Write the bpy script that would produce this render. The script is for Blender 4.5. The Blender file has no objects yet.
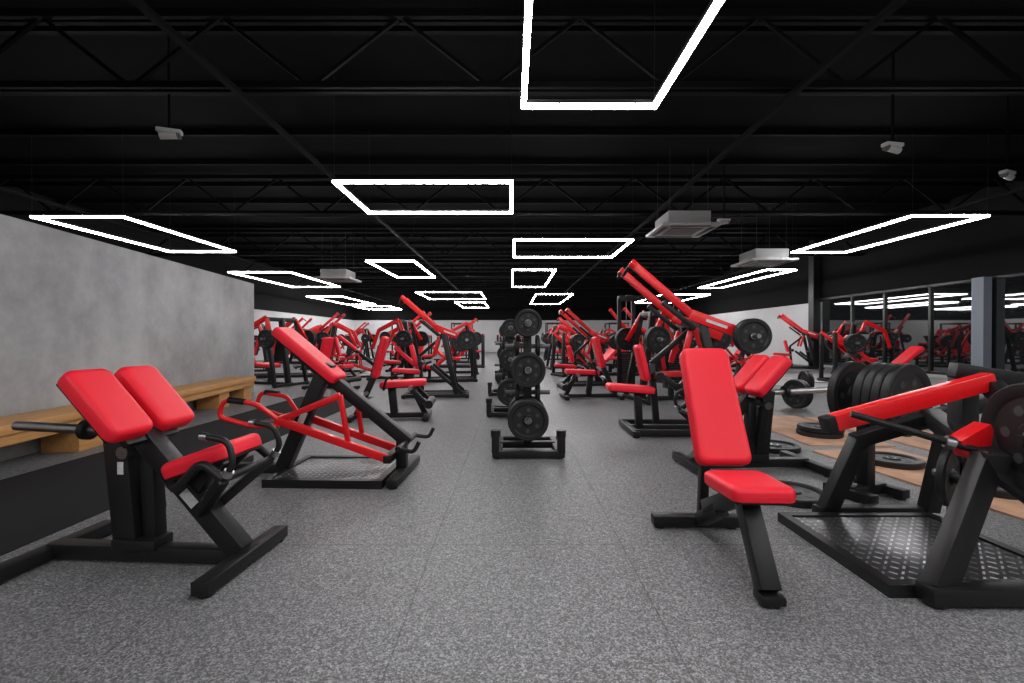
import bpy, bmesh, math, random
from mathutils import Vector, Matrix
random.seed(7)
S=bpy.context.scene
V=Vector
# ---------------------------------------------------------------- materials
def newmat(name):
    m=bpy.data.materials.new(name); m.use_nodes=True
    return m, m.node_tree.nodes, m.node_tree.links, m.node_tree.nodes['Principled BSDF']
def pmat(name,col,rough=.5,metal=0,noise=None,bump=0,nscale=60,spec=.5):
    m,N,L,B=newmat(name)
    B.inputs['Base Color'].default_value=(*col,1); B.inputs['Roughness'].default_value=rough
    B.inputs['Metallic'].default_value=metal; B.inputs['Specular IOR Level'].default_value=spec
    tc=N.new('ShaderNodeTexCoord'); nz=N.new('ShaderNodeTexNoise'); nz.inputs['Scale'].default_value=nscale
    L.new(tc.outputs['Object'],nz.inputs['Vector'])
    if noise:
        r=N.new('ShaderNodeValToRGB'); r.color_ramp.elements[0].position=.3; r.color_ramp.elements[1].position=.7
        r.color_ramp.elements[0].color=(*[c*(1-noise) for c in col],1)
        r.color_ramp.elements[1].color=(*[min(1,c*(1+noise)) for c in col],1)
        L.new(nz.outputs['Fac'],r.inputs['Fac']); L.new(r.outputs['Color'],B.inputs['Base Color'])
    if bump:
        b=N.new('ShaderNodeBump'); b.inputs['Strength'].default_value=bump; b.inputs['Distance'].default_value=.002
        L.new(nz.outputs['Fac'],b.inputs['Height']); L.new(b.outputs['Normal'],B.inputs['Normal'])
    return m
BLK=pmat('black_powder_coat',(.008,.008,.009),.42,0,.15,.1,300,.35)
REDP=pmat('red_vinyl',(.78,.014,.032),.45,0,.05,.15,250,.32)
REDF=pmat('red_paint',(.70,.008,.012),.3,0,.05)
PLT=pmat('plate_rubber',(.012,.012,.013),.45,0,.2,.2,120,.35)
CHR=pmat('brushed_steel',(.42,.42,.44),.3,1,.05)
LAB=pmat('label_white',(.6,.6,.6),.5,0,.1)
WHT=pmat('white_plastic',(.42,.42,.42),.5,0,.05)
GRY=pmat('grille_grey',(.09,.09,.09),.6,0,.1)
GRP=pmat('plate_grip_grey',(.04,.04,.04),.6,0,.1)
TRED=pmat('tread_steel',(.12,.12,.125),.33,.8,.2,.1,40)
CEIL=pmat('ceiling_black',(.0020,.0020,.0022),.85,0,.3,0,3,.05)
STL=pmat('truss_black_steel',(.0026,.0026,.003),.7,0,.2,0,3,.06)
FRM=pmat('window_frame_black',(.008,.008,.009),.4,0,.1)
PIL=pmat('pillar_grey',(.20,.23,.27),.6,0,.1)
CARD=pmat('plywood_sheet',(.60,.34,.22),.7,0,.22,0,4)
WOOD,N,L,B=newmat('bench_wood')
tc=N.new('ShaderNodeTexCoord'); mp=N.new('ShaderNodeMapping'); mp.inputs['Scale'].default_value=(14,1.2,14)
nz=N.new('ShaderNodeTexNoise'); nz.inputs['Scale'].default_value=3; nz.inputs['Detail'].default_value=6
r=N.new('ShaderNodeValToRGB'); r.color_ramp.elements[0].color=(.34,.15,.045,1); r.color_ramp.elements[1].color=(.70,.37,.12,1)
L.new(tc.outputs['Object'],mp.inputs[0]); L.new(mp.outputs[0],nz.inputs['Vector']); L.new(nz.outputs['Fac'],r.inputs['Fac']); L.new(r.outputs[0],B.inputs['Base Color'])
B.inputs['Roughness'].default_value=.5
CONC,N,L,B=newmat('concrete_wall')
tc=N.new('ShaderNodeTexCoord'); n1=N.new('ShaderNodeTexNoise'); n1.inputs['Scale'].default_value=.9; n1.inputs['Detail'].default_value=10; n1.inputs['Roughness'].default_value=.70
r=N.new('ShaderNodeValToRGB'); r.color_ramp.elements[0].position=.34; r.color_ramp.elements[1].position=.68
r.color_ramp.elements[0].color=(.24,.24,.247,1); r.color_ramp.elements[1].color=(.46,.46,.465,1)
L.new(tc.outputs['Object'],n1.inputs['Vector']); L.new(n1.outputs['Fac'],r.inputs['Fac']); L.new(r.outputs[0],B.inputs['Base Color']); B.inputs['Roughness'].default_value=.75
TWO,N,L,B=newmat('two_tone_wall')
g=N.new('ShaderNodeNewGeometry'); sx=N.new('ShaderNodeSeparateXYZ'); L.new(g.outputs['Position'],sx.inputs[0])
lt=N.new('ShaderNodeMath'); lt.operation='LESS_THAN'; lt.inputs[1].default_value=2.5; L.new(sx.outputs['Z'],lt.inputs[0])
n1=N.new('ShaderNodeTexNoise'); n1.inputs['Scale'].default_value=.7; n1.inputs['Detail'].default_value=8; L.new(g.outputs['Position'],n1.inputs['Vector'])
r=N.new('ShaderNodeValToRGB'); r.color_ramp.elements[0].color=(.45,.45,.46,1); r.color_ramp.elements[1].color=(.72,.72,.73,1); L.new(n1.outputs['Fac'],r.inputs['Fac'])
mx=N.new('ShaderNodeMix'); mx.data_type='RGBA'; mx.inputs[6].default_value=(.003,.003,.0035,1)
L.new(lt.outputs[0],mx.inputs[0]); L.new(r.outputs[0],mx.inputs[7]); L.new(mx.outputs[2],B.inputs['Base Color']); B.inputs['Roughness'].default_value=.8
B.inputs['Specular IOR Level'].default_value=.15
GLS,N,L,B=newmat('dark_glass')
B.inputs['Base Color'].default_value=(.008,.009,.010,1); B.inputs['Roughness'].default_value=.02; B.inputs['IOR'].default_value=2.3
CLER,N,L,B=newmat('clerestory_daylight')
B.inputs['Base Color'].default_value=(.1,.2,.3,1); B.inputs['Emission Color'].default_value=(.18,.42,.75,1); B.inputs['Emission Strength'].default_value=.7
# rubber floor
FLR,N,L,B=newmat('speckled_rubber_floor')
tc=N.new('ShaderNodeTexCoord')
vo=N.new('ShaderNodeTexVoronoi'); vo.inputs['Scale'].default_value=175; L.new(tc.outputs['Object'],vo.inputs['Vector'])
sc_=N.new('ShaderNodeSeparateColor'); L.new(vo.outputs['Color'],sc_.inputs[0])
r=N.new('ShaderNodeValToRGB'); e=r.color_ramp.elements
e[0].position=.0; e[0].color=(.038,.038,.041,1); e[1].position=1; e[1].color=(.52,.52,.535,1)
q=e.new(.40); q.color=(.092,.092,.096,1); q=e.new(.70); q.color=(.25,.25,.258,1)
n1=N.new('ShaderNodeTexNoise'); n1.inputs['Scale'].default_value=42; n1.inputs['Detail'].default_value=3; L.new(tc.outputs['Object'],n1.inputs['Vector'])
av=N.new('ShaderNodeMix'); av.inputs[0].default_value=.42; L.new(sc_.outputs[0],av.inputs[2]); L.new(n1.outputs['Fac'],av.inputs[3])
L.new(av.outputs[0],r.inputs['Fac'])
n2=N.new('ShaderNodeTexNoise'); n2.inputs['Scale'].default_value=.8; n2.inputs['Detail'].default_value=4; L.new(tc.outputs['Object'],n2.inputs['Vector'])
r2=N.new('ShaderNodeMapRange'); r2.inputs['To Min'].default_value=.85; r2.inputs['To Max'].default_value=1.15; L.new(n2.outputs['Fac'],r2.inputs['Value'])
m1=N.new('ShaderNodeVectorMath'); m1.operation='SCALE'; L.new(r.outputs[0],m1.inputs[0]); L.new(r2.outputs[0],m1.inputs['Scale'])
sx=N.new('ShaderNodeSeparateXYZ'); L.new(tc.outputs['Object'],sx.inputs[0])
def seam(out,off):
    a=N.new('ShaderNodeMath'); a.operation='ADD'; a.inputs[1].default_value=off; L.new(out,a.inputs[0])
    b=N.new('ShaderNodeMath'); b.operation='FLOORED_MODULO'; b.inputs[1].default_value=1.0; L.new(a.outputs[0],b.inputs[0])
    c=N.new('ShaderNodeMath'); c.operation='GREATER_THAN'; c.inputs[1].default_value=.006; L.new(b.outputs[0],c.inputs[0])
    return c.outputs[0]
sA=seam(sx.outputs['X'],100.42); sB=seam(sx.outputs['Y'],100-.41)
mn=N.new('ShaderNodeMath'); mn.operation='MINIMUM'; L.new(sA,mn.inputs[0]); L.new(sB,mn.inputs[1])
mr=N.new('ShaderNodeMapRange'); mr.inputs['To Min'].default_value=.5; L.new(mn.outputs[0],mr.inputs['Value'])
m2=N.new('ShaderNodeVectorMath'); m2.operation='SCALE'; L.new(m1.outputs[0],m2.inputs[0]); L.new(mr.outputs[0],m2.inputs['Scale'])
L.new(m2.outputs[0],B.inputs['Base Color']); B.inputs['Roughness'].default_value=.48
bp=N.new('ShaderNodeBump'); bp.inputs['Strength'].default_value=.25; bp.inputs['Distance'].default_value=.003
L.new(sc_.outputs[1],bp.inputs['Height']); L.new(bp.outputs[0],B.inputs['Normal'])
TURF=pmat('dark_turf',(.016,.016,.018),.9,0,.6,.4,200,.2)
LFLR=pmat('pale_concrete_floor',(.40,.40,.40),.5,0,.2,0,2)
EM=bpy.data.materials.new('led_tube'); EM.use_nodes=True
B=EM.node_tree.nodes['Principled BSDF']; B.inputs['Base Color'].default_value=(.8,.8,.8,1)
B.inputs['Emission Color'].default_value=(1,.985,.985,1); B.inputs['Emission Strength'].default_value=54
# ---------------------------------------------------------------- geometry helpers
class G:
    """collects parts in local space; each part is one mesh with one material"""
    def __init__(s): s.p={}
    def _get(s,part,mat):
        if part not in s.p: s.p[part]=(bmesh.new(),mat)
        return s.p[part][0]
    def _merge(s,part,mat,tb,M):
        bmesh.ops.transform(tb,matrix=M,verts=tb.verts)
        me=bpy.data.meshes.new('t'); tb.to_mesh(me); tb.free()
        s._get(part,mat).from_mesh(me); bpy.data.meshes.remove(me)
    def tube(s,part,p0,p1,w,h,mat,bev=.006,seg=2,ext=0,sidev=None,taper=None):
        p0,p1=V(p0),V(p1); d=(p1-p0); ln=d.length+2*ext; d.normalize()
        side=V(sidev) if sidev else d.cross(V((0,0,1)))
        if side.length<1e-3: side=V((0,1,0))
        side=(side-d*side.dot(d)).normalized(); up=side.cross(d)
        tb=bmesh.new(); bmesh.ops.create_cube(tb,size=1)
        for v in tb.verts:
            k=1
            if taper and v.co.x>0: k=taper
            v.co=V((v.co.x*ln,v.co.y*w*k,v.co.z*h))
        bev=min(bev,w*.45,h*.45)
        if bev>0: bmesh.ops.bevel(tb,geom=list(tb.edges),offset=bev,segments=seg,affect='EDGES',profile=.5)
        c=(p0+p1)/2
        M=Matrix(((d.x,side.x,up.x,c.x),(d.y,side.y,up.y,c.y),(d.z,side.z,up.z,c.z),(0,0,0,1)))
        s._merge(part,mat,tb,M)
    def box(s,part,lo,hi,mat,bev=.005,seg=2):
        lo,hi=V(lo),V(hi); c=(lo+hi)/2
        s.tube(part,(lo.x,c.y,c.z),(hi.x,c.y,c.z),hi.y-lo.y,hi.z-lo.z,mat,bev,seg,sidev=(0,1,0))
    def pad(s,part,p0,p1,w,t,mat=REDP,sidev=None,taper=None,board=True):
        # upholstered cushion: rounded plan corners, rolled top edge, backing board
        p0,p1=V(p0),V(p1)
        d=(p1-p0); ln=d.length; d.normalize()
        side=V(sidev) if sidev else d.cross(V((0,0,1)))
        if side.length<1e-3: side=V((0,1,0))
        side=(side-d*side.dot(d)).normalized(); up=side.cross(d)
        if up.z<-.01 and not sidev: up=-up; side=-side
        tb=bmesh.new(); R=min(.045,w*.2); n=6; rings=[]
        prof=[(.010,-.5),(.002,-.42),(0,-.2),(0,.14),(.003,.28),(.010,.40),(.020,.47),(.030,.495),(.040,.5)] if not sidev else \
             [(.034,-.5),(.020,-.47),(.008,-.38),(0,-.2),(0,.2),(.008,.38),(.020,.47),(.034,.5)]
        for ins,zz in prof:
            ring=[]; hx,hy=ln/2-ins,w/2-ins; rr=max(R-ins*.6,.012)
            for cx,cy,a0 in ((1,1,0),(-1,1,90),(-1,-1,180),(1,-1,270)):
                for i in range(n+1):
                    a=math.radians(a0+90*i/n)
                    x=cx*(hx-rr)+math.cos(a)*rr; y=cy*(hy-rr)+math.sin(a)*rr
                    if taper: y*=1+(taper-1)*(x/ln+.5)
                    ring.append(tb.verts.new((x,y,zz*t)))
            if rings:
                p=rings[-1]; m=len(ring)
                for j in range(m): tb.faces.new((p[j],p[(j+1)%m],ring[(j+1)%m],ring[j]))
            rings.append(ring)
        tb.faces.new(list(reversed(rings[0]))); tb.faces.new(rings[-1])
        cc=(p0+p1)/2
        M=Matrix(((d.x,side.x,up.x,cc.x),(d.y,side.y,up.y,cc.y),(d.z,side.z,up.z,cc.z),(0,0,0,1)))
        bmesh.ops.transform(tb,matrix=M,verts=tb.verts); bmesh.ops.recalc_face_normals(tb,faces=tb.faces)
        s._merge(part,mat,tb,Matrix.Identity(4))
        if board:
            o=-up*(t*.5+.004)
            s.tube(part+'_board',p0+o+d*.02,p1+o-d*.02,w*.88,.015,BLK,bev=.003,sidev=side,taper=taper)
    def cyl(s,part,p0,p1,r,mat,seg=16,r2=None):
        p0,p1=V(p0),V(p1); d=p1-p0
        tb=bmesh.new(); bmesh.ops.create_cone(tb,cap_ends=True,segments=seg,radius1=r,radius2=r if r2 is None else r2,depth=d.length)
        M=Matrix.Translation((p0+p1)/2)@d.to_track_quat('Z','Y').to_matrix().to_4x4()
        s._merge(part,mat,tb,M)
    def path(s,part,pts,r,mat):
        P=[V(p) for p in pts]; Q=[P[0]]
        for i in range(1,len(P)-1):
            a,b,c=P[i-1],P[i],P[i+1]; k=min(.05,(a-b).length*.4,(c-b).length*.4)
            s0=b+(a-b).normalized()*k; s1=b+(c-b).normalized()*k
            for t in (0,.25,.5,.75,1): Q.append((1-t)**2*s0+2*t*(1-t)*b+t*t*s1)
        Q.append(P[-1]); bm=s._get(part,mat); prev=None; n=12
        ref=None
        for i,q in enumerate(Q):
            d=(Q[min(i+1,len(Q)-1)]-Q[max(i-1,0)]).normalized()
            if ref is None: ref=d.orthogonal().normalized()
            ref=(ref-d*ref.dot(d)).normalized(); b2=d.cross(ref)
            ring=[bm.verts.new(q+(ref*math.cos(2*math.pi*j/n)+b2*math.sin(2*math.pi*j/n))*r) for j in range(n)]
            if prev:
                for j in range(n): bm.faces.new((prev[j],prev[(j+1)%n],ring[(j+1)%n],ring[j]))
            else: bm.faces.new(list(reversed(ring)))
            prev=ring
        bm.faces.new(prev)
    def lathe(s,part,c,axis,prof,mat,seg=32):
        c=V(c); M=Matrix.Translation(c)@V(axis).to_track_quat('Z','Y').to_matrix().to_4x4()
        tb=bmesh.new(); prev=None; first=None
        for (r,z) in prof:
            ring=[tb.verts.new((r*math.cos(2*math.pi*j/seg),r*math.sin(2*math.pi*j/seg),z)) for j in range(seg)]
            if prev:
                for j in range(seg): tb.faces.new((prev[j],prev[(j+1)%seg],ring[(j+1)%seg],ring[j]))
            else: first=ring
            prev=ring
        for j in range(seg): tb.faces.new((prev[j],prev[(j+1)%seg],first[(j+1)%seg],first[j]))
        bmesh.ops.recalc_face_normals(tb,faces=tb.faces)
        s._merge(part,mat,tb,M)
    def plate(s,part,c,axis,r=.225,t=.045,holes=True,seg=36):
        h=t/2; k=r/.225
        prof=[(.026,-h*.9),(.055*k,-h*.9),(.065*k,-h*.45),(.165*k,-h*.45),(.18*k,-h*.95),(r-.008,-h),(r,-h+.008),
              (r,h-.008),(r-.008,h),(.18*k,h*.95),(.165*k,h*.45),(.065*k,h*.45),(.055*k,h*.9),(.026,h*.9)]
        s.lathe(part,c,axis,prof,PLT,seg)
        ax=V(axis).normalized()
        s.lathe(part+'_hub',c,axis,[(.026,-h*.95),(.032,-h*.95),(.032,h*.95),(.026,h*.95)],CHR,20)
        if holes:
            o=ax.orthogonal().normalized(); b=ax.cross(o)
            for i in range(6):
                a=i*math.pi/3+.3; q=V(c)+(o*math.cos(a)+b*math.sin(a))*.115*k
                s.cyl(part+'_grip',q-ax*(h*.52),q+ax*(h*.52),.022*k,GRP,10)
    def foot(s,part,p0,p1,w=.08,h=.06):
        p0,p1=V(p0),V(p1); p0.z=p1.z=h/2+.012
        s.tube(part,p0,p1,w,h,BLK)
        d=(p1-p0).normalized()
        for q in (p0+d*.04,p1-d*.04):
            s.cyl(part+'_rubber',(q.x,q.y,0),(q.x,q.y,.014),w*.42,PLT,16)
    def meshes(s):
        out=[]
        for k,(bm,mat) in s.p.items():
            me=bpy.data.meshes.new(k); bm.to_mesh(me); bm.free(); me.materials.append(mat)
            me.polygons.foreach_set('use_smooth',[True]*len(me.polygons)); me.set_sharp_from_angle(angle=math.radians(38))
            out.append((k,me))
        return out
CACHE={}
def place(fn,name,loc,rot=0,sc=1.0):
    if fn not in CACHE:
        g=G(); fn(g); CACHE[fn]=g.meshes()
    e=bpy.data.objects.new(name,None); S.collection.objects.link(e); e.empty_display_size=.2
    e.location=(loc[0],loc[1],loc[2] if len(loc)>2 else 0); e.rotation_euler=(0,0,math.radians(rot)); e.scale=(sc,)*3
    for k,me in CACHE[fn]:
        o=bpy.data.objects.new(k,me); S.collection.objects.link(o); o.parent=e
    return e
def single(name,build,loc=(0,0,0),rot=0):
    g=G(); build(g); ms=g.meshes()
    for i,(k,me) in enumerate(ms):
        o=bpy.data.objects.new(name,me); S.collection.objects.link(o); o.location=loc; o.rotation_euler=(0,0,math.radians(rot))
    return o
# ---------------------------------------------------------------- room shell
XL,XR,YN,YF,ZC=-12.5,12.0,-6.0,36.0,4.9
def shell(name,lo,hi,mat): single(name,lambda g:g.box('m',lo,hi,mat,0))
shell('floor',(XL,YN,-.12),(XR,YF,0),FLR)
shell('floor_turf_lane',(-3.95,YN+.5,-.01),(-2.58,8.5,.004),TURF)
shell('floor_pale_section',(6.2,1.0,-.01),(XR-.02,14,.004),LFLR)
shell('ceiling',(XL,YN,ZC),(XR,YF,ZC+.1),CEIL)
shell('wall_left',(XL-.2,YN,0),(XL,YF,ZC),TWO)
shell('wall_right',(XR,YN,0),(XR+.2,YF,ZC),TWO)
shell('wall_back',(XL,YF,0),(XR,YF+.2,ZC),TWO)
shell('wall_front',(XL,YN-.2,0),(XR,YN,ZC),TWO)
shell('window_1',(XL+.0,9.5,3.86),(XL+.05,15.5,3.96),CLER)
def part_wall(g): g.box('m',(-.2,-5.5,0),(0,5.3,2.2),CONC,.004)
single('wall_partition',part_wall,(-4.52,4.0,0),7.8)
def wood_bench(g):
    g.box('seat_slab',(0.02,-4.5,.33),(.45,4.2,.41),WOOD,.006)
    g.box('front_rail',(.38,-4.5,.24),(.42,4.2,.33),WOOD,.004)
    for y in (-4.3,-2.7,-1.1,.5,2.0,3.2,4.05):
        g.box('legs',(.04,y-.16,0),(.37,y+.16,.33),WOOD,.004)
place(wood_bench,'wooden_bench',(-4.50,4.0),7.8)
ys=[2.2,4.2,6.2,8.2,10.2,11.5,13.0,14.6,16.0,17.6]
for i in range(len(ys)-1):
    def w(g,a=ys[i],b=ys[i+1]):
        g.box('glass',(-.03,a+.04,.16),(0,b-.04,2.56),GLS,0)
        g.box('frame',(-.08,a-.04,.08),(0,a+.04,2.62),FRM,.004)
        g.box('frame',(-.08,a,.08),(0,b,.16),FRM,.004); g.box('frame',(-.08,a,2.55),(0,b,2.63),FRM,.004)
    g=G(); w(g); e=bpy.data.objects.new('window_%d'%(i+2),None); S.collection.objects.link(e); e.location=(XR-.002,0,0)
    for k,me in g.meshes():
        o=bpy.data.objects.new(k,me); S.collection.objects.link(o); o.parent=e
shell('pillar_1',(XR-.30,11.3,0),(XR-.09,11.6,2.62),PIL)
shell('pillar_2',(XR-.35,17.6,0),(XR-.09,17.9,ZC),FRM)
shell('baseboard_right',(XR-.1,2.2,0),(XR,17.6,.075),WHT)
def corrug(g):
    for i in range(30):
        y=YN+.35+i*1.4
        g.tube('m',(XL,y,ZC-.05),(XR,y,ZC-.05),.07,.1,STL,0)
single('trim_ceiling_purlins',corrug)
def truss(g):
    zb,zt=3.95,4.75; x0,x1=XL+.02,XR-.02
    for dy in (-.05,.05):
        g.tube('chords',(x0,dy,zb),(x1,dy,zb),.05,.07,STL,0); g.tube('chords',(x0,dy,zt),(x1,dy,zt),.06,.09,STL,0)
    n=24; w=(x1-x0)/n
    for i in range(n):
        a=x0+i*w
        if i%2==0: g.tube('webs',(a,0,zb),(a+w,0,zt),.04,.04,STL,0)
        else: g.tube('webs',(a,0,zt),(a+w,0,zb),.04,.04,STL,0)
for y in (-3.5,5.2,10.4,15.6,20.8,26.0,31.2): place(truss,'roof_truss',(0,y))
def beams(g):
    for x in (-9.5,-3.1,3.2,9.5):
        g.tube('m',(x,YN,3.88),(x,YF,3.88),.07,.05,STL,0)
single('trim_cable_tray',beams)
# ---------------------------------------------------------------- LED frames
def led(x0,x1,y0,y1,z=3.3):
    g=G(); t=.046; cx,cy=(x0+x1)/2,(y0+y1)/2; a,b=(x1-x0)/2,(y1-y0)/2; h=t/2
    for s in (-1,1):
        g.box('led_tube',(-a-h,s*b-h,-.02),(a+h,s*b+h,.012),EM,0)
        g.box('led_tube',(s*a-h,-b+h,-.02),(s*a+h,b-h,.012),EM,0)
        g.box('housing',(-a-h,s*b-h,.013),(a+h,s*b+h,.05),BLK,0)
        g.box('housing',(s*a-h,-b+h,.013),(s*a+h,b-h,.05),BLK,0)
        for q in (-1,1): g.cyl('cable',(s*a,q*b,.04),(s*a,q*b,ZC-.1-z),.003,BLK,6)
    e=bpy.data.objects.new('led_frame_light',None); S.collection.objects.link(e); e.location=(cx,cy,z)
    for k,me in g.meshes():
        o=bpy.data.objects.new(k,me); S.collection.objects.link(o); o.parent=e
for a in [(.11,1.35,.4,4.33),(-2.5,-.01,6.42,8.0),(.05,2.7,10.2,12.4),(-4.15,-2.8,13,16.5),(.02,1.4,14.7,19.6),
          (-4.6,-1.5,21.8,25.7),(-3.5,-1.7,28,33),(1.2,3.05,22.8,29.4),(-8.7,-7.05,8.27,11.6),(-9.45,-7.4,15.2,19.6),
          (-10.8,-9.0,24,30),(-11,-8.5,31.5,35),(7.2,8.55,8.2,11.7),(8.2,9.15,14.7,20),(7.6,10,23,28.5),
          (-4.2,-1.6,-3.4,-1.0),(1.8,4.4,-3.4,-1.0),(5.3,6.9,-1.5,2.4)]: led(*a)  # pair behind the camera is unseen, added to light the foreground pads
# ---------------------------------------------------------------- ceiling units
def cassette(g):
    g.box('body',(-.45,-.45,.06),(.45,.45,.34),WHT,.02)
    g.box('panel',(-.62,-.62,0),(.62,.62,.06),WHT,.02)
    g.box('grille',(-.33,-.33,-.012),(.33,.33,.002),GRY,.004)
    for i in range(9): g.box('slats',(-.32,-.30+i*.07,-.02),(.32,-.28+i*.07,-.010),WHT,0)
    for sx in (-1,1):
        g.box('vanes',(sx*.5-.05,-.42,-.012),(sx*.5+.05,.42,.002),GRY,.003); g.box('vanes',(-.42,sx*.5-.05,-.012),(.42,sx*.5+.05,.002),GRY,.003)
        for q in (-1,1): g.cyl('rods',(sx*.4,q*.4,.3),(sx*.4,q*.4,1.68),.008,BLK,6)
place(cassette,'ceiling_air_conditioner',(3.35,9.0,3.2),0,.9); place(cassette,'ceiling_air_conditioner',(7.0,12.7,3.17)); place(cassette,'ceiling_air_conditioner',(-6.1,16,3.12))
def spot(g):
    g.box('bracket',(-.012,-.012,.1),(.012,.012,1.3),STL,0)
    g.box('base',(-.13,-.05,.06),(.13,.05,.11),WHT,.01)
    g.cyl('head',(-.10,0,.02),(.08,0,.05),.045,WHT,16); g.cyl('lens',(.08,0,.05),(.11,0,.055),.05,GRY,16)
for p,r in (((-4.2,5.6,3.55),20),((5.0,6.0,3.55),190),((7.6,7,3.55),200),((4.55,9.8,3.55),0)): place(spot,'ceiling_spotlight',p,r)
# ---------------------------------------------------------------- machines
def split_pad(g):
    g.foot('rear_foot',(0,-.3,0),(0,.3,0)); g.foot('front_foot',(1.0,-.3,0),(1.0,.3,0))
    g.tube('base_beam',(0,0,.05),(1.0,0,.05),.08,.07,BLK)
    g.tube('column',(.42,0,.05),(.36,0,.66),.09,.12,BLK,sidev=(0,1,0))
    g.tube('column',(.52,.02,.05),(.50,.02,.56),.07,.07,BLK,sidev=(0,1,0))
    g.tube('column_gusset',(.36,0,.10),(.58,0,.10),.12,.05,BLK)
    g.box('column_label',(.385,-.048,.44),(.415,-.044,.50),LAB,.001)
    g.tube('incline_beam',(.40,0,.72),(.98,0,.07),.09,.09,BLK)
    g.tube('pad_carrier',(.33,0,.835),(.53,0,.60),.30,.035,BLK)
    g.pad('arm_pad_near',(.295,-.13,.94),(.555,-.13,.65),.215,.08); g.pad('arm_pad_far',(.295,.13,.94),(.555,.13,.65),.215,.08)
    g.pad('seat_pad',(.68,0,.475),(1.0,0,.59),.30,.075)
    g.tube('seat_post',(.84,0,.50),(.74,0,.34),.07,.07,BLK,sidev=(0,1,0))
    g.tube('beam_label',(.72,-.047,.365),(.78,-.047,.30),.003,.05,LAB,.001)
    for s in (-1,1):
        g.path('handle_arm',[(.66,s*.05,.40),(.80,s*.18,.42),(.92,s*.18,.55),(1.02,s*.18,.47)],.020,BLK)
        g.path('handle_grip',[(1.02,s*.18,.47),(1.07,s*.18,.54),(1.04,s*.17,.64),(.92,s*.17,.66)],.014,BLK)
        g.cyl('handle_cap',(.94,s*.17,.657),(.91,s*.17,.661),.018,CHR); g.cyl('handle_collar',(1.035,s*.18,.485),(1.05,s*.18,.51),.022,CHR)
        g.tube('lower_arm',(1.02,s*.18,.47),(.82,s*.06,.27),.045,.045,BLK)
    g.cyl('handle_cross',(1.02,-.18,.47),(1.02,.18,.47),.018,BLK)
    g.cyl('weight_horn',(.34,0,.64),(-.20,0,.66),.024,CHR,20)
    g.cyl('weight_horn_collar',(.2,0,.645),(.17,0,.646),.05,BLK,20)
    g.tube('lever',(.42,.1,.60),(.46,.1,.22),.05,.06,BLK,sidev=(0,1,0))
    g.cyl('lever_pivot',(.43,-.07,.55),(.43,.16,.55),.03,CHR,20)
place(split_pad,'split_pad_curl_machine',(-2.29,2.27),-4)
place(split_pad,'split_pad_curl_machine',(2.50,3.86),183)

def studs(g,x0,x1,y0,y1,z):
    g.box('foot_platform',(x0,y0,0.012),(x1,y1,z),TRED,.003)
    nx=int((x1-x0)/.045); ny=int((y1-y0)/.045)
    for i in range(1,nx):
        for j in range(1,ny):
            x=x0+i*(x1-x0)/nx; y=y0+j*(y1-y0)/ny; a=math.pi/4*(1 if (i+j)%2 else -1)
            dx,dy=.015*math.cos(a),.015*math.sin(a)
            g.tube('platform_tread',(x-dx,y-dy,z),(x+dx,y+dy,z),.009,.005,CHR,0)
    for (a,b) in (((x0,y0),(x1,y0)),((x0,y1),(x1,y1)),((x0,y0),(x0,y1)),((x1,y0),(x1,y1))):
        g.tube('platform_frame',(a[0],a[1],z/2+.005),(b[0],b[1],z/2+.005),.05,z+.01,BLK,0,ext=.0249 if a[1]==b[1] else -.025)

def tbar(g):
    studs(g,-.42,.42,-.32,.34,.05)
    g.tube('base_beam',(-.95,0,.05),(-.44,0,.05),.08,.07,BLK); g.foot('rear_foot',(-.95,-.32,0),(-.95,.32,0)); g.foot('front_foot',(.52,-.36,0),(.52,.36,0))
    g.tube('rear_leg',(-.47,0,.05),(-.10,0,.90),.09,.11,BLK)
    g.tube('rear_leg_label',(-.335,-.047,.36),(-.27,-.047,.51),.003,.05,LAB,.001)
    g.tube('incline_beam',(-.35,0,1.00),(.56,0,.26),.09,.09,BLK)
    g.tube('front_post',(.50,0,.05),(.50,0,.34),.08,.08,BLK,sidev=(0,1,0))
    g.pad('chest_pad',(-.49,0,1.17),(.0,0,.765),.27,.075,taper=.88)
    g.cyl('foot_rest',(.54,-.26,.27),(.54,.26,.27),.022,BLK)
    for s in (-1,1):
        g.path('foot_hook',[(.54,s*.24,.27),(.66,s*.26,.25),(.70,s*.26,.33)],.016,BLK)
        g.tube('lever_arm',(-.42,s*.15,.46),(.43,s*.15,.17),.045,.06,REDF)
        g.tube('yoke',(-.42,s*.15,.46),(.06,s*.15,.66),.04,.045,REDF)
        g.tube('yoke_strut',(.06,s*.15,.66),(.12,s*.15,.30),.035,.035,REDF)
        g.path('handle_loop',[(-.42,s*.15,.46),(-.56,s*.22,.60),(-.80,s*.24,.63),(-.84,s*.24,.50),(-.60,s*.22,.43),(-.42,s*.15,.42)],.018,REDF)
        g.cyl('hand_grip',(-.76,s*.24,.630),(-.64,s*.24,.617),.024,BLK)
    g.tube('yoke_cross',(-.42,-.17,.46),(-.42,.17,.46),.06,.06,REDF)
    g.tube('lever_cross',(.43,-.18,.17),(.43,.18,.17),.06,.06,BLK)
    g.cyl('weight_horn',(-.42,0,.46),(-.78,0,.38),.024,CHR,20)
place(tbar,'t_bar_row_machine',(-1.38,3.66),-2)

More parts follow.
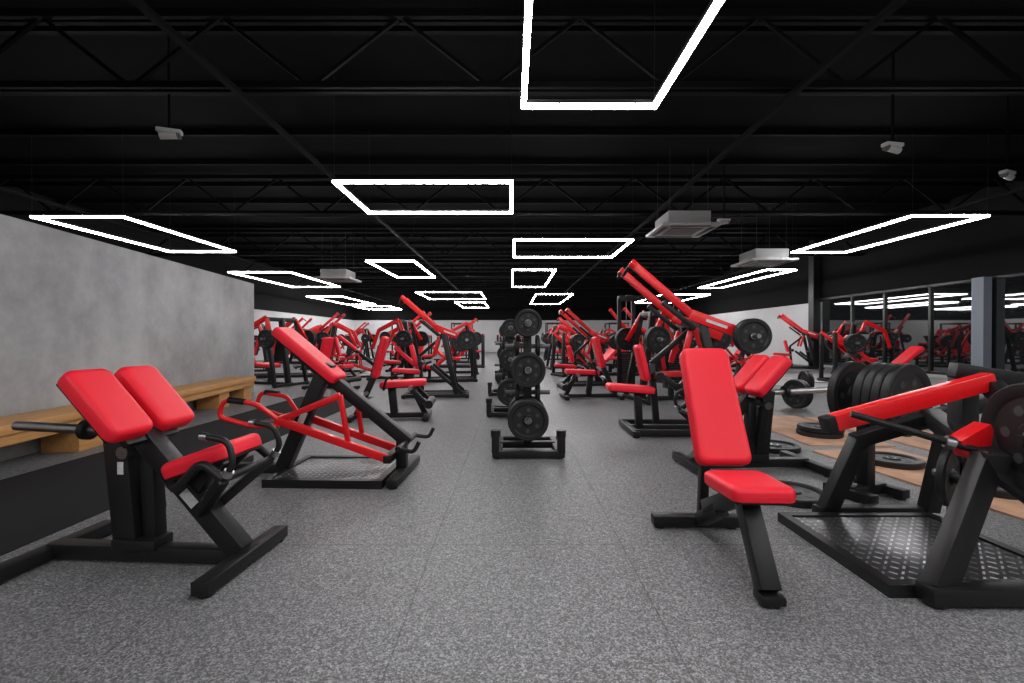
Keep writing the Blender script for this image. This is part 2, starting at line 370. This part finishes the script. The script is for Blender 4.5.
def row_right(g):
    studs(g,-.46,.40,-.40,.36,.045)
    g.foot('rear_foot',(-.22,.44,0),(.46,.44,0))
    g.tube('rear_leg',(-.16,.43,.05),(.02,.40,.50),.08,.09,BLK,sidev=(0,1,0))
    g.tube('upper_frame',(-.02,.40,.48),(.72,.30,.74),.08,.08,BLK)
    g.tube('rear_leg_back',(.46,.43,.05),(.52,.34,.70),.08,.08,BLK,sidev=(0,1,0))
    g.foot('front_foot',(-.38,-.47,0),(.75,-.47,0),.09,.07)
    g.tube('front_leg',(-.32,-.46,.05),(.08,-.28,.56),.075,.10,BLK,sidev=(0,1,0))
    g.tube('front_leg_brace',(.08,-.30,.52),(.62,-.44,.06),.07,.08,BLK,sidev=(0,1,0))
    g.tube('cross_head',(.06,-.34,.54),(.40,.36,.64),.09,.09,BLK)
    g.tube('mast',(.34,.10,.05),(.34,.10,.94),.09,.09,BLK,sidev=(0,1,0))
    g.tube('mast_top',(.28,.10,.93),(.55,.02,.88),.08,.08,BLK)
    g.tube('lever_beam',(-.42,.02,.66),(.34,-.04,.885),.07,.085,REDF)
    g.tube('lever_tip',(-.46,.02,.645),(-.41,.02,.662),.072,.087,BLK)
    g.tube('lever_block',(.02,-.20,.58),(.16,-.20,.66),.08,.10,REDF)
    g.cyl('grip_bar',(-.38,-.06,.72),(.10,-.26,.57),.017,BLK)
    g.cyl('grip_collar',(-.04,-.20,.615),(-.01,-.215,.605),.03,CHR)
    g.tube('lever_plate_arm',(.34,-.04,.86),(.30,-.30,.68),.07,.08,BLK)
    g.cyl('weight_horn',(.08,-.40,.66),(.42,-.44,.68),.024,BLK,20)
    for i,x in enumerate((.14,.195,.25,.305)):
        g.plate('weight_plate',(x,-.415,.675),(1,-.10,.03),.235,.05)
    g.plate('low_plate',(.20,.02,.38),(.5,-.85,0),.155,.04)
    g.cyl('low_horn',(.20,.10,.38),(.18,-.08,.38),.024,CHR)
place(row_right,'plate_loaded_row_machine',(2.08,2.34),0)

def bench(g):
    g.foot('rear_foot',(-.27,.42,0),(.22,.42,0),.075,.06)
    g.tube('rear_beam',(0,.40,.05),(0,.12,.22),.07,.07,BLK)
    g.tube('spine',(0,.30,.16),(0,-.10,.36),.07,.08,BLK)
    g.tube('front_leg',(.0,-.12,.40),(.0,-.34,.05),.085,.075,BLK)
    g.foot('front_foot',(-.05,-.35,0),(.05,-.35,0),.08,.035)
    g.pad('seat_pad',(.0,.01,.425),(.0,-.33,.44),.29,.065,taper=.92)
    g.pad('back_pad',(0,.08,.455),(.0,.38,1.035),.275,.075,taper=.95)
    g.tube('back_support',(0,.16,.46),(.01,.40,.92),.07,.05,BLK)
    g.tube('back_prop',(0,.32,.70),(0,.38,.07),.05,.05,BLK,sidev=(1,0,0))
place(bench,'upright_weight_bench',(1.075,2.22),-2)

def plate_tree(g):
    g.foot('base_foot_near',(-.33,-.30,0),(.33,-.30,0),.07,.06); g.foot('base_foot_far',(-.33,.30,0),(.33,.30,0),.07,.06)
    for s in (-1,1):
        g.tube('base_rail',(s*.27,-.30,.05),(s*.27,.30,.05),.06,.06,BLK)
        g.tube('bar_holder',(s*.30,-.30,.05),(s*.30,-.30,.23),.07,.07,BLK)
        g.cyl('bar_holder_cup',(s*.30,-.30,.20),(s*.30,-.30,.26),.045,BLK)
    g.tube('base_cross',(-.27,0,.06),(.27,0,.06),.07,.06,BLK)
    g.tube('upright',(0,0,.05),(0,0,1.36),.08,.08,BLK)
    for z,r,n in ((.34,.19,4),(.80,.165,3),(1.24,.13,3)):
        for s in (-1,1):
            g.cyl('peg',(0,s*.04,z),(0,s*.34,z),.022,GRY,16)
            for i in range(n): g.plate('plates',(0,s*(.10+i*.052),z),(0,1,0),r,.045)
    for z in (.57,1.02):
        for s in (-1,1):
            g.cyl('peg',(s*.04,0,z),(s*.22,0,z),.022,GRY,16); g.plate('small_plates',(s*.10,0,z),(1,0,0),.11,.04,False)
for p in ((.15,4.45),(-.02,6.6),(-.12,8.9),(-.1,12.0)): place(plate_tree,'weight_plate_tree',p)

def legext(g):
    g.foot('front_foot',(-.5,-.28,0),(-.5,.28,0)); g.foot('rear_foot',(.48,-.3,0),(.48,.3,0))
    g.tube('base_beam',(-.5,0,.05),(.48,0,.05),.08,.07,BLK)
    g.tube('seat_column',(-.06,0,.05),(-.02,0,.44),.08,.10,BLK,sidev=(0,1,0))
    g.tube('rear_strut',(.45,0,.05),(.16,0,.70),.07,.08,BLK)
    g.tube('front_strut',(-.48,0,.05),(-.30,0,.42),.07,.07,BLK)
    g.pad('seat_pad',(-.48,0,.50),(.12,0,.47),.34,.08)
    g.pad('back_pad',(.20,0,.56),(.06,0,1.12),.30,.08,sidev=(0,1,0),board=False)
    g.tube('back_rail',(.27,0,.48),(.14,0,1.0),.06,.04,BLK,sidev=(0,1,0))
    for s in (-1,1):
        g.path('side_handle',[(.05,s*.12,.42),(.05,s*.24,.42),(.0,s*.26,.58),(-.14,s*.26,.60)],.016,BLK)
        g.tube('side_arm',(-.30,s*.22,.44),(-.52,s*.22,.22),.05,.05,BLK)
    g.cyl('ankle_roller',(-.54,-.26,.22),(-.54,.26,.22),.055,BLK,20)
    g.cyl('pivot',(-.30,-.26,.44),(-.30,.26,.44),.03,CHR)
    g.cyl('weight_horn',(.30,.05,.36),(.30,.36,.36),.024,CHR)
place(legext,'leg_extension_machine',(-1.66,6.2),185)
place(legext,'leg_extension_machine',(1.45,8.3),5)
place(legext,'leg_extension_machine',(-3.9,9.8),160)

def highrow(g):
    for s in (-1,1):
        g.tube('base_rail',(-.60,s*.33,.05),(.6,s*.33,.05),.08,.07,BLK)
        g.tube('rear_upright',(.40,s*.33,.05),(.14,s*.30,1.26),.08,.09,BLK,sidev=(0,1,0))
        g.tube('diag',(.52,s*.33,.08),(-.10,s*.33,.62),.06,.07,BLK)
        g.tube('lever_beam',(-.60,s*.30,1.90),(.06,s*.31,1.32),.055,.085,REDF)
        g.tube('lever_tail',(.0,s*.31,1.36),(.62,s*.36,1.12),.065,.12,REDF)
        g.tube('lever_guard',(-.30,s*.30,1.50),(.06,s*.30,1.20),.05,.05,BLK)
        g.path('lever_handle',[(-.58,s*.30,1.89),(-.66,s*.27,1.90),(-.70,s*.14,1.82)],.02,BLK)
        g.cyl('lever_cap',(-.65,s*.30,1.94),(-.60,s*.30,1.90),.05,REDF)
        g.cyl('horn',(.60,s*.38,1.12),(.60,s*.62,1.12),.024,CHR)
        for i in range(2): g.plate('plate',(.60,s*(.44+i*.055),1.12),(0,1,0),.19,.05)
        g.tube('inner_link',(.05,s*.20,1.18),(-.05,s*.20,.80),.05,.06,REDF)
        g.tube('link_label',(.16,s*.360,1.295),(.38,s*.378,1.213),.003,.03,LAB,0)
    g.foot('cross_foot_front',(-.60,-.4,0),(-.60,.4,0)); g.foot('cross_foot_rear',(.6,-.4,0),(.6,.4,0))
    g.tube('top_cross',(.14,-.34,1.26),(.14,.34,1.26),.08,.08,BLK); g.tube('mid_cross',(.28,-.34,.62),(.28,.34,.62),.07,.07,BLK)
    g.tube('seat_column',(-.48,0,.05),(-.50,0,.46),.08,.08,BLK,sidev=(0,1,0)); g.tube('base_centre',(-.60,0,.05),(.6,0,.05),.08,.06,BLK)
    g.pad('seat_pad',(-.86,0,.53),(-.32,0,.49),.30,.075)
    g.tube('chest_post',(-.28,0,.10),(-.34,0,.80),.07,.07,BLK,sidev=(0,1,0)); g.tube('chest_arm',(-.34,0,.80),(.14,0,1.22),.06,.06,BLK)
    g.pad('chest_pad',(-.40,0,.60),(-.50,0,1.02),.24,.08,sidev=(0,1,0),board=False)
    g.cyl('thigh_roller',(-.30,-.24,.66),(-.30,.24,.66),.05,BLK,18)
place(highrow,'high_row_machine',(1.98,5.35),-2)
place(highrow,'high_row_machine',(-1.42,8.6),5,.95)
place(highrow,'high_row_machine',(1.75,10.6),10,.9)
place(highrow,'high_row_machine',(3.6,13.5),30,1)
place(highrow,'high_row_machine',(-3.4,15.0),170,1)

def press(g):
    g.foot('front_foot',(-.4,-.55,0),(.4,-.55,0)); g.foot('rear_foot',(-.5,.6,0),(.5,.6,0))
    g.tube('base_beam',(0,-.55,.05),(0,.6,.05),.09,.07,BLK)
    g.tube('mast',(0,.5,.05),(0,.30,1.55),.09,.11,BLK,sidev=(1,0,0))
    g.tube('seat_post',(0,-.05,.05),(0,-.05,.44),.08,.08,BLK)
    g.pad('seat_pad',(0,-.30,.48),(0,.12,.46),.36,.08); g.pad('back_pad',(0,.14,.54),(0,.26,1.14),.30,.08)
    g.tube('yoke',(-.42,.30,1.52),(.42,.30,1.52),.09,.09,BLK)
    for s in (-1,1):
        g.tube('arm_upper',(s*.40,.30,1.56),(s*.46,-.20,1.30),.06,.10,REDF)
        g.tube('arm_lower',(s*.46,-.20,1.32),(s*.40,-.42,.82),.06,.08,REDF,sidev=(1,0,0))
        g.cyl('hand_grip',(s*.40,-.42,.84),(s*.20,-.46,.84),.02,BLK); g.tube('rear_arm',(s*.40,.30,1.54),(s*.50,.55,1.05),.06,.08,REDF,sidev=(1,0,0))
        g.cyl('horn',(s*.50,.52,1.08),(s*.74,.52,1.08),.024,CHR)
        for i in range(2): g.plate('plate',(s*(.57+i*.055),.52,1.08),(1,0,0),.21,.05)
        g.tube('side_frame',(s*.46,.58,.06),(s*.40,.32,1.5),.07,.08,BLK,sidev=(1,0,0))
def legpress(g):
    for s in (-1,1):
        g.tube('base_rail',(-.95,s*.35,.05),(.95,s*.35,.05),.09,.08,BLK)
        g.tube('guide_rail',(-.15,s*.30,.30),(.95,s*.30,1.25),.06,.07,REDF)
        g.tube('rail_post',(.92,s*.35,.05),(.92,s*.32,1.24),.08,.08,BLK,sidev=(0,1,0))
        g.tube('carriage_side',(.35,s*.30,.80),(.70,s*.30,1.12),.06,.16,REDF)
        g.cyl('horn',(.55,s*.34,.98),(.55,s*.62,.98),.024,CHR)
        for i in range(3): g.plate('plate',(.55,s*(.40+i*.055),.98),(0,1,0),.22,.05)
        g.path('side_handle',[(-.3,s*.25,.25),(-.3,s*.32,.45),(-.15,s*.32,.5)],.018,BLK)
    g.tube('foot_plate',(.12,0,1.18),(.42,0,.62),.60,.04,BLK); g.tube('carriage_bar',(.50,-.3,.95),(.50,.3,.95),.07,.07,REDF)
    g.foot('cross_rear',(-.95,-.4,0),(-.95,.4,0)); g.foot('cross_front',(.95,-.4,0),(.95,.4,0))
    g.tube('seat_beam',(-.9,0,.30),(-.1,0,.30),.3,.05,BLK); g.tube('seat_leg',(-.8,0,.05),(-.8,0,.3),.08,.08,BLK); g.tube('seat_leg',(-.2,0,.05),(-.2,0,.3),.08,.08,BLK)
    g.tube('centre',(-.95,0,.05),(.95,0,.05),.08,.06,BLK)
    g.pad('seat_pad',(-.55,0,.38),(-.12,0,.36),.42,.09); g.pad('back_pad',(-1.05,0,.88),(-.56,0,.42),.42,.09)
def rack(g):
    for sx in (-.55,.55):
        for sy in (-.6,.6): g.tube('upright',(sx,sy,.03),(sx,sy,2.0),.075,.075,BLK)
        g.tube('side_top',(sx,-.6,1.96),(sx,.6,1.96),.07,.07,BLK); g.tube('side_base',(sx,-.65,.05),(sx,.65,.05),.08,.07,BLK)
        g.tube('safety',(sx,-.6,.75),(sx,.6,.75),.05,.06,REDF)
    for sy in (-.6,.6): g.tube('top_cross',(-.55,sy,1.96),(.55,sy,1.96),.07,.07,BLK)
    g.tube('base_cross',(-.55,.6,.05),(.55,.6,.05),.08,.07,BLK)
    g.cyl('barbell',(-1.05,-.66,1.2),(1.05,-.66,1.2),.015,CHR)
    for s in (-1,1):
        g.tube('hook',(s*.55,-.6,1.17),(s*.55,-.70,1.17),.06,.04,BLK)
        for i in range(2): g.plate('barbell_plate',(s*(.80+i*.055),-.66,1.2),(1,0,0),.22,.05)
def cable(g):
    for s in (-1,1):
        g.box('weight_tower',(s*.55-.18,-.14,.0),(s*.55+.18,.14,.10),BLK)
        for q in (-.16,.16): g.tube('tower_post',(s*.55+q,0,.05),(s*.55+q,0,1.95),.05,.08,BLK)
        g.tube('tower_top',(s*.55-.18,0,1.95),(s*.55+.18,0,1.95),.12,.1,BLK)
        for i in range(14): g.box('weight_stack',(s*.55-.12,-.07,.12+i*.05),(s*.55+.12,.07,.162+i*.05),PLT,.003)
        g.cyl('cable_line',(s*.55,0,.8),(s*.55,0,1.95),.005,CHR,8); g.path('pull_handle',[(s*.3,-.1,1.5),(s*.3,-.12,1.38),(s*.42,-.12,1.38),(s*.3,-.1,1.5)],.012,REDF)
    g.tube('bridge',(-.55,0,1.98),(.55,0,1.98),.07,.08,BLK)
names={press:'chest_press_machine',legpress:'leg_press_machine',rack:'power_rack',cable:'cable_machine',legext:'leg_extension_machine',highrow:'high_row_machine',split_pad:'split_pad_curl_machine',tbar:'t_bar_row_machine'}
LAY=[(press,2.75,8.0,100),(cable,3.0,9.9,10),(press,4.3,11.0,110),(legpress,2.2,13.4,200),(press,1.9,16.2,95),(press,4.3,16.4,70),(highrow,2.6,19,0),(legpress,5.4,19.4,180),
 (press,2.2,22.5,90),(press,5.0,23,100),(rack,2.6,27,0),(rack,6.2,27,0),
 (press,-3.1,12.0,-100),(legpress,-1.9,11.6,10),(press,-1.7,14.0,-80),(press,-5.3,14.4,100),(legpress,-2.0,17,0),(press,-4.4,18.0,-90),(highrow,-2.2,20,180),
 (press,-5.6,21.2,-80),(press,-2.3,23.4,-90),(rack,-3,27.4,0),(rack,-6.5,27.4,0),(press,-7.4,16.8,-60),(press,-9.4,22,-60),(legpress,-7.6,19.4,20),
 (press,-5.6,10.6,-110),(legpress,-6.6,12.8,20),(press,-8.4,14.6,-70),(highrow,-6.6,15.9,180),(legpress,-10.2,17.4,10),(tbar,-4.4,12.9,10),(highrow,-9.4,19.6,170),(press,-7.6,22.6,-90),(legpress,-5.2,23.8,0),(press,-11,24,-90),(highrow,-8.6,25,180),
 (press,6.6,14.9,120),(legpress,8.2,17.4,200),(press,6.9,17.2,90),(press,9.2,20.5,100),(press,7.6,22.6,100),(highrow,10.4,16.4,-20),(rack,9.6,26,0),(legpress,5.2,14.4,190),
 (legpress,8.8,11.2,170),(press,10.3,13.3,90),(tbar,6.4,12.4,30),(press,-.2,25,0),(legpress,.3,30,90)]
for f,x,y,r in LAY: place(f,names[f],(x,y),r)

def onep(g): g.plate('disc',(0,0,.026),(0,0,1),.225,.05)
def pile(g):
    for i in range(2): g.plate('disc',(.01*i,0,.026+i*.052),(0,0,1),.225,.05)
place(onep,'weight_plate',(1.93,3.14)); place(onep,'weight_plate',(2.60,4.50))
place(onep,'weight_plate',(3.3,3.95,.013)); place(pile,'weight_plate_stack',(3.45,5.1,.013)); place(onep,'weight_plate',(3.45,3.25,.013))
def sheet(g):
    g.box('board',(-.42,-.9,.0),(.42,.9,.012),CARD,.001)
for x,y,r in ((3.42,3.55,6),(3.5,5.5,-3),(4.4,3.4,3),(4.45,5.35,2),(5.35,4.4,0)): place(sheet,'plywood_sheet',(x,y),r)
def holder(g):
    g.foot('foot_near',(-.16,-.16,0),(.16,-.16,0)); g.foot('foot_far',(-.16,.16,0),(.16,.16,0)); g.tube('base',(0,-.16,.05),(0,.16,.05),.08,.07,BLK)
    g.tube('post',(0,0,.05),(0,0,.74),.08,.08,BLK); g.cyl('horn',(-.16,0,.70),(.32,0,.70),.024,CHR)
    for x in (-.09,.08,.135,.19,.245): g.plate('plates',(x,0,.70),(1,0,0),.235,.05)
place(holder,'plate_storage_stand',(2.46,3.16),-70)
def barbell(g):
    g.cyl('shaft',(-1.0,0,.225),(1.0,0,.225),.015,CHR)
    for s in (-1,1):
        g.cyl('sleeve',(s*.68,0,.225),(s*1.05,0,.225),.025,CHR)
        g.plate('bumper',(s*.74,0,.225),(1,0,0),.225,.06); g.plate('bumper',(s*.81,0,.225),(1,0,0),.225,.06)
place(barbell,'loaded_barbell',(5.2,7.4),20); place(barbell,'loaded_barbell',(6.6,8.9),-10)
# ---------------------------------------------------------------- world, camera
w=bpy.data.worlds.new('World'); S.world=w; w.use_nodes=True; w.node_tree.nodes['Background'].inputs[0].default_value=(.02,.02,.02,1)
cam=bpy.data.cameras.new('camera'); cam.lens=16; cam.sensor_width=36; cam.clip_start=.05
co=bpy.data.objects.new('camera',cam); S.collection.objects.link(co); co.location=(0,0,1.1)
co.rotation_euler=(math.radians(90-.44),0,0); S.camera=co
S.view_settings.view_transform='Standard'; S.view_settings.look='None'; S.view_settings.exposure=0
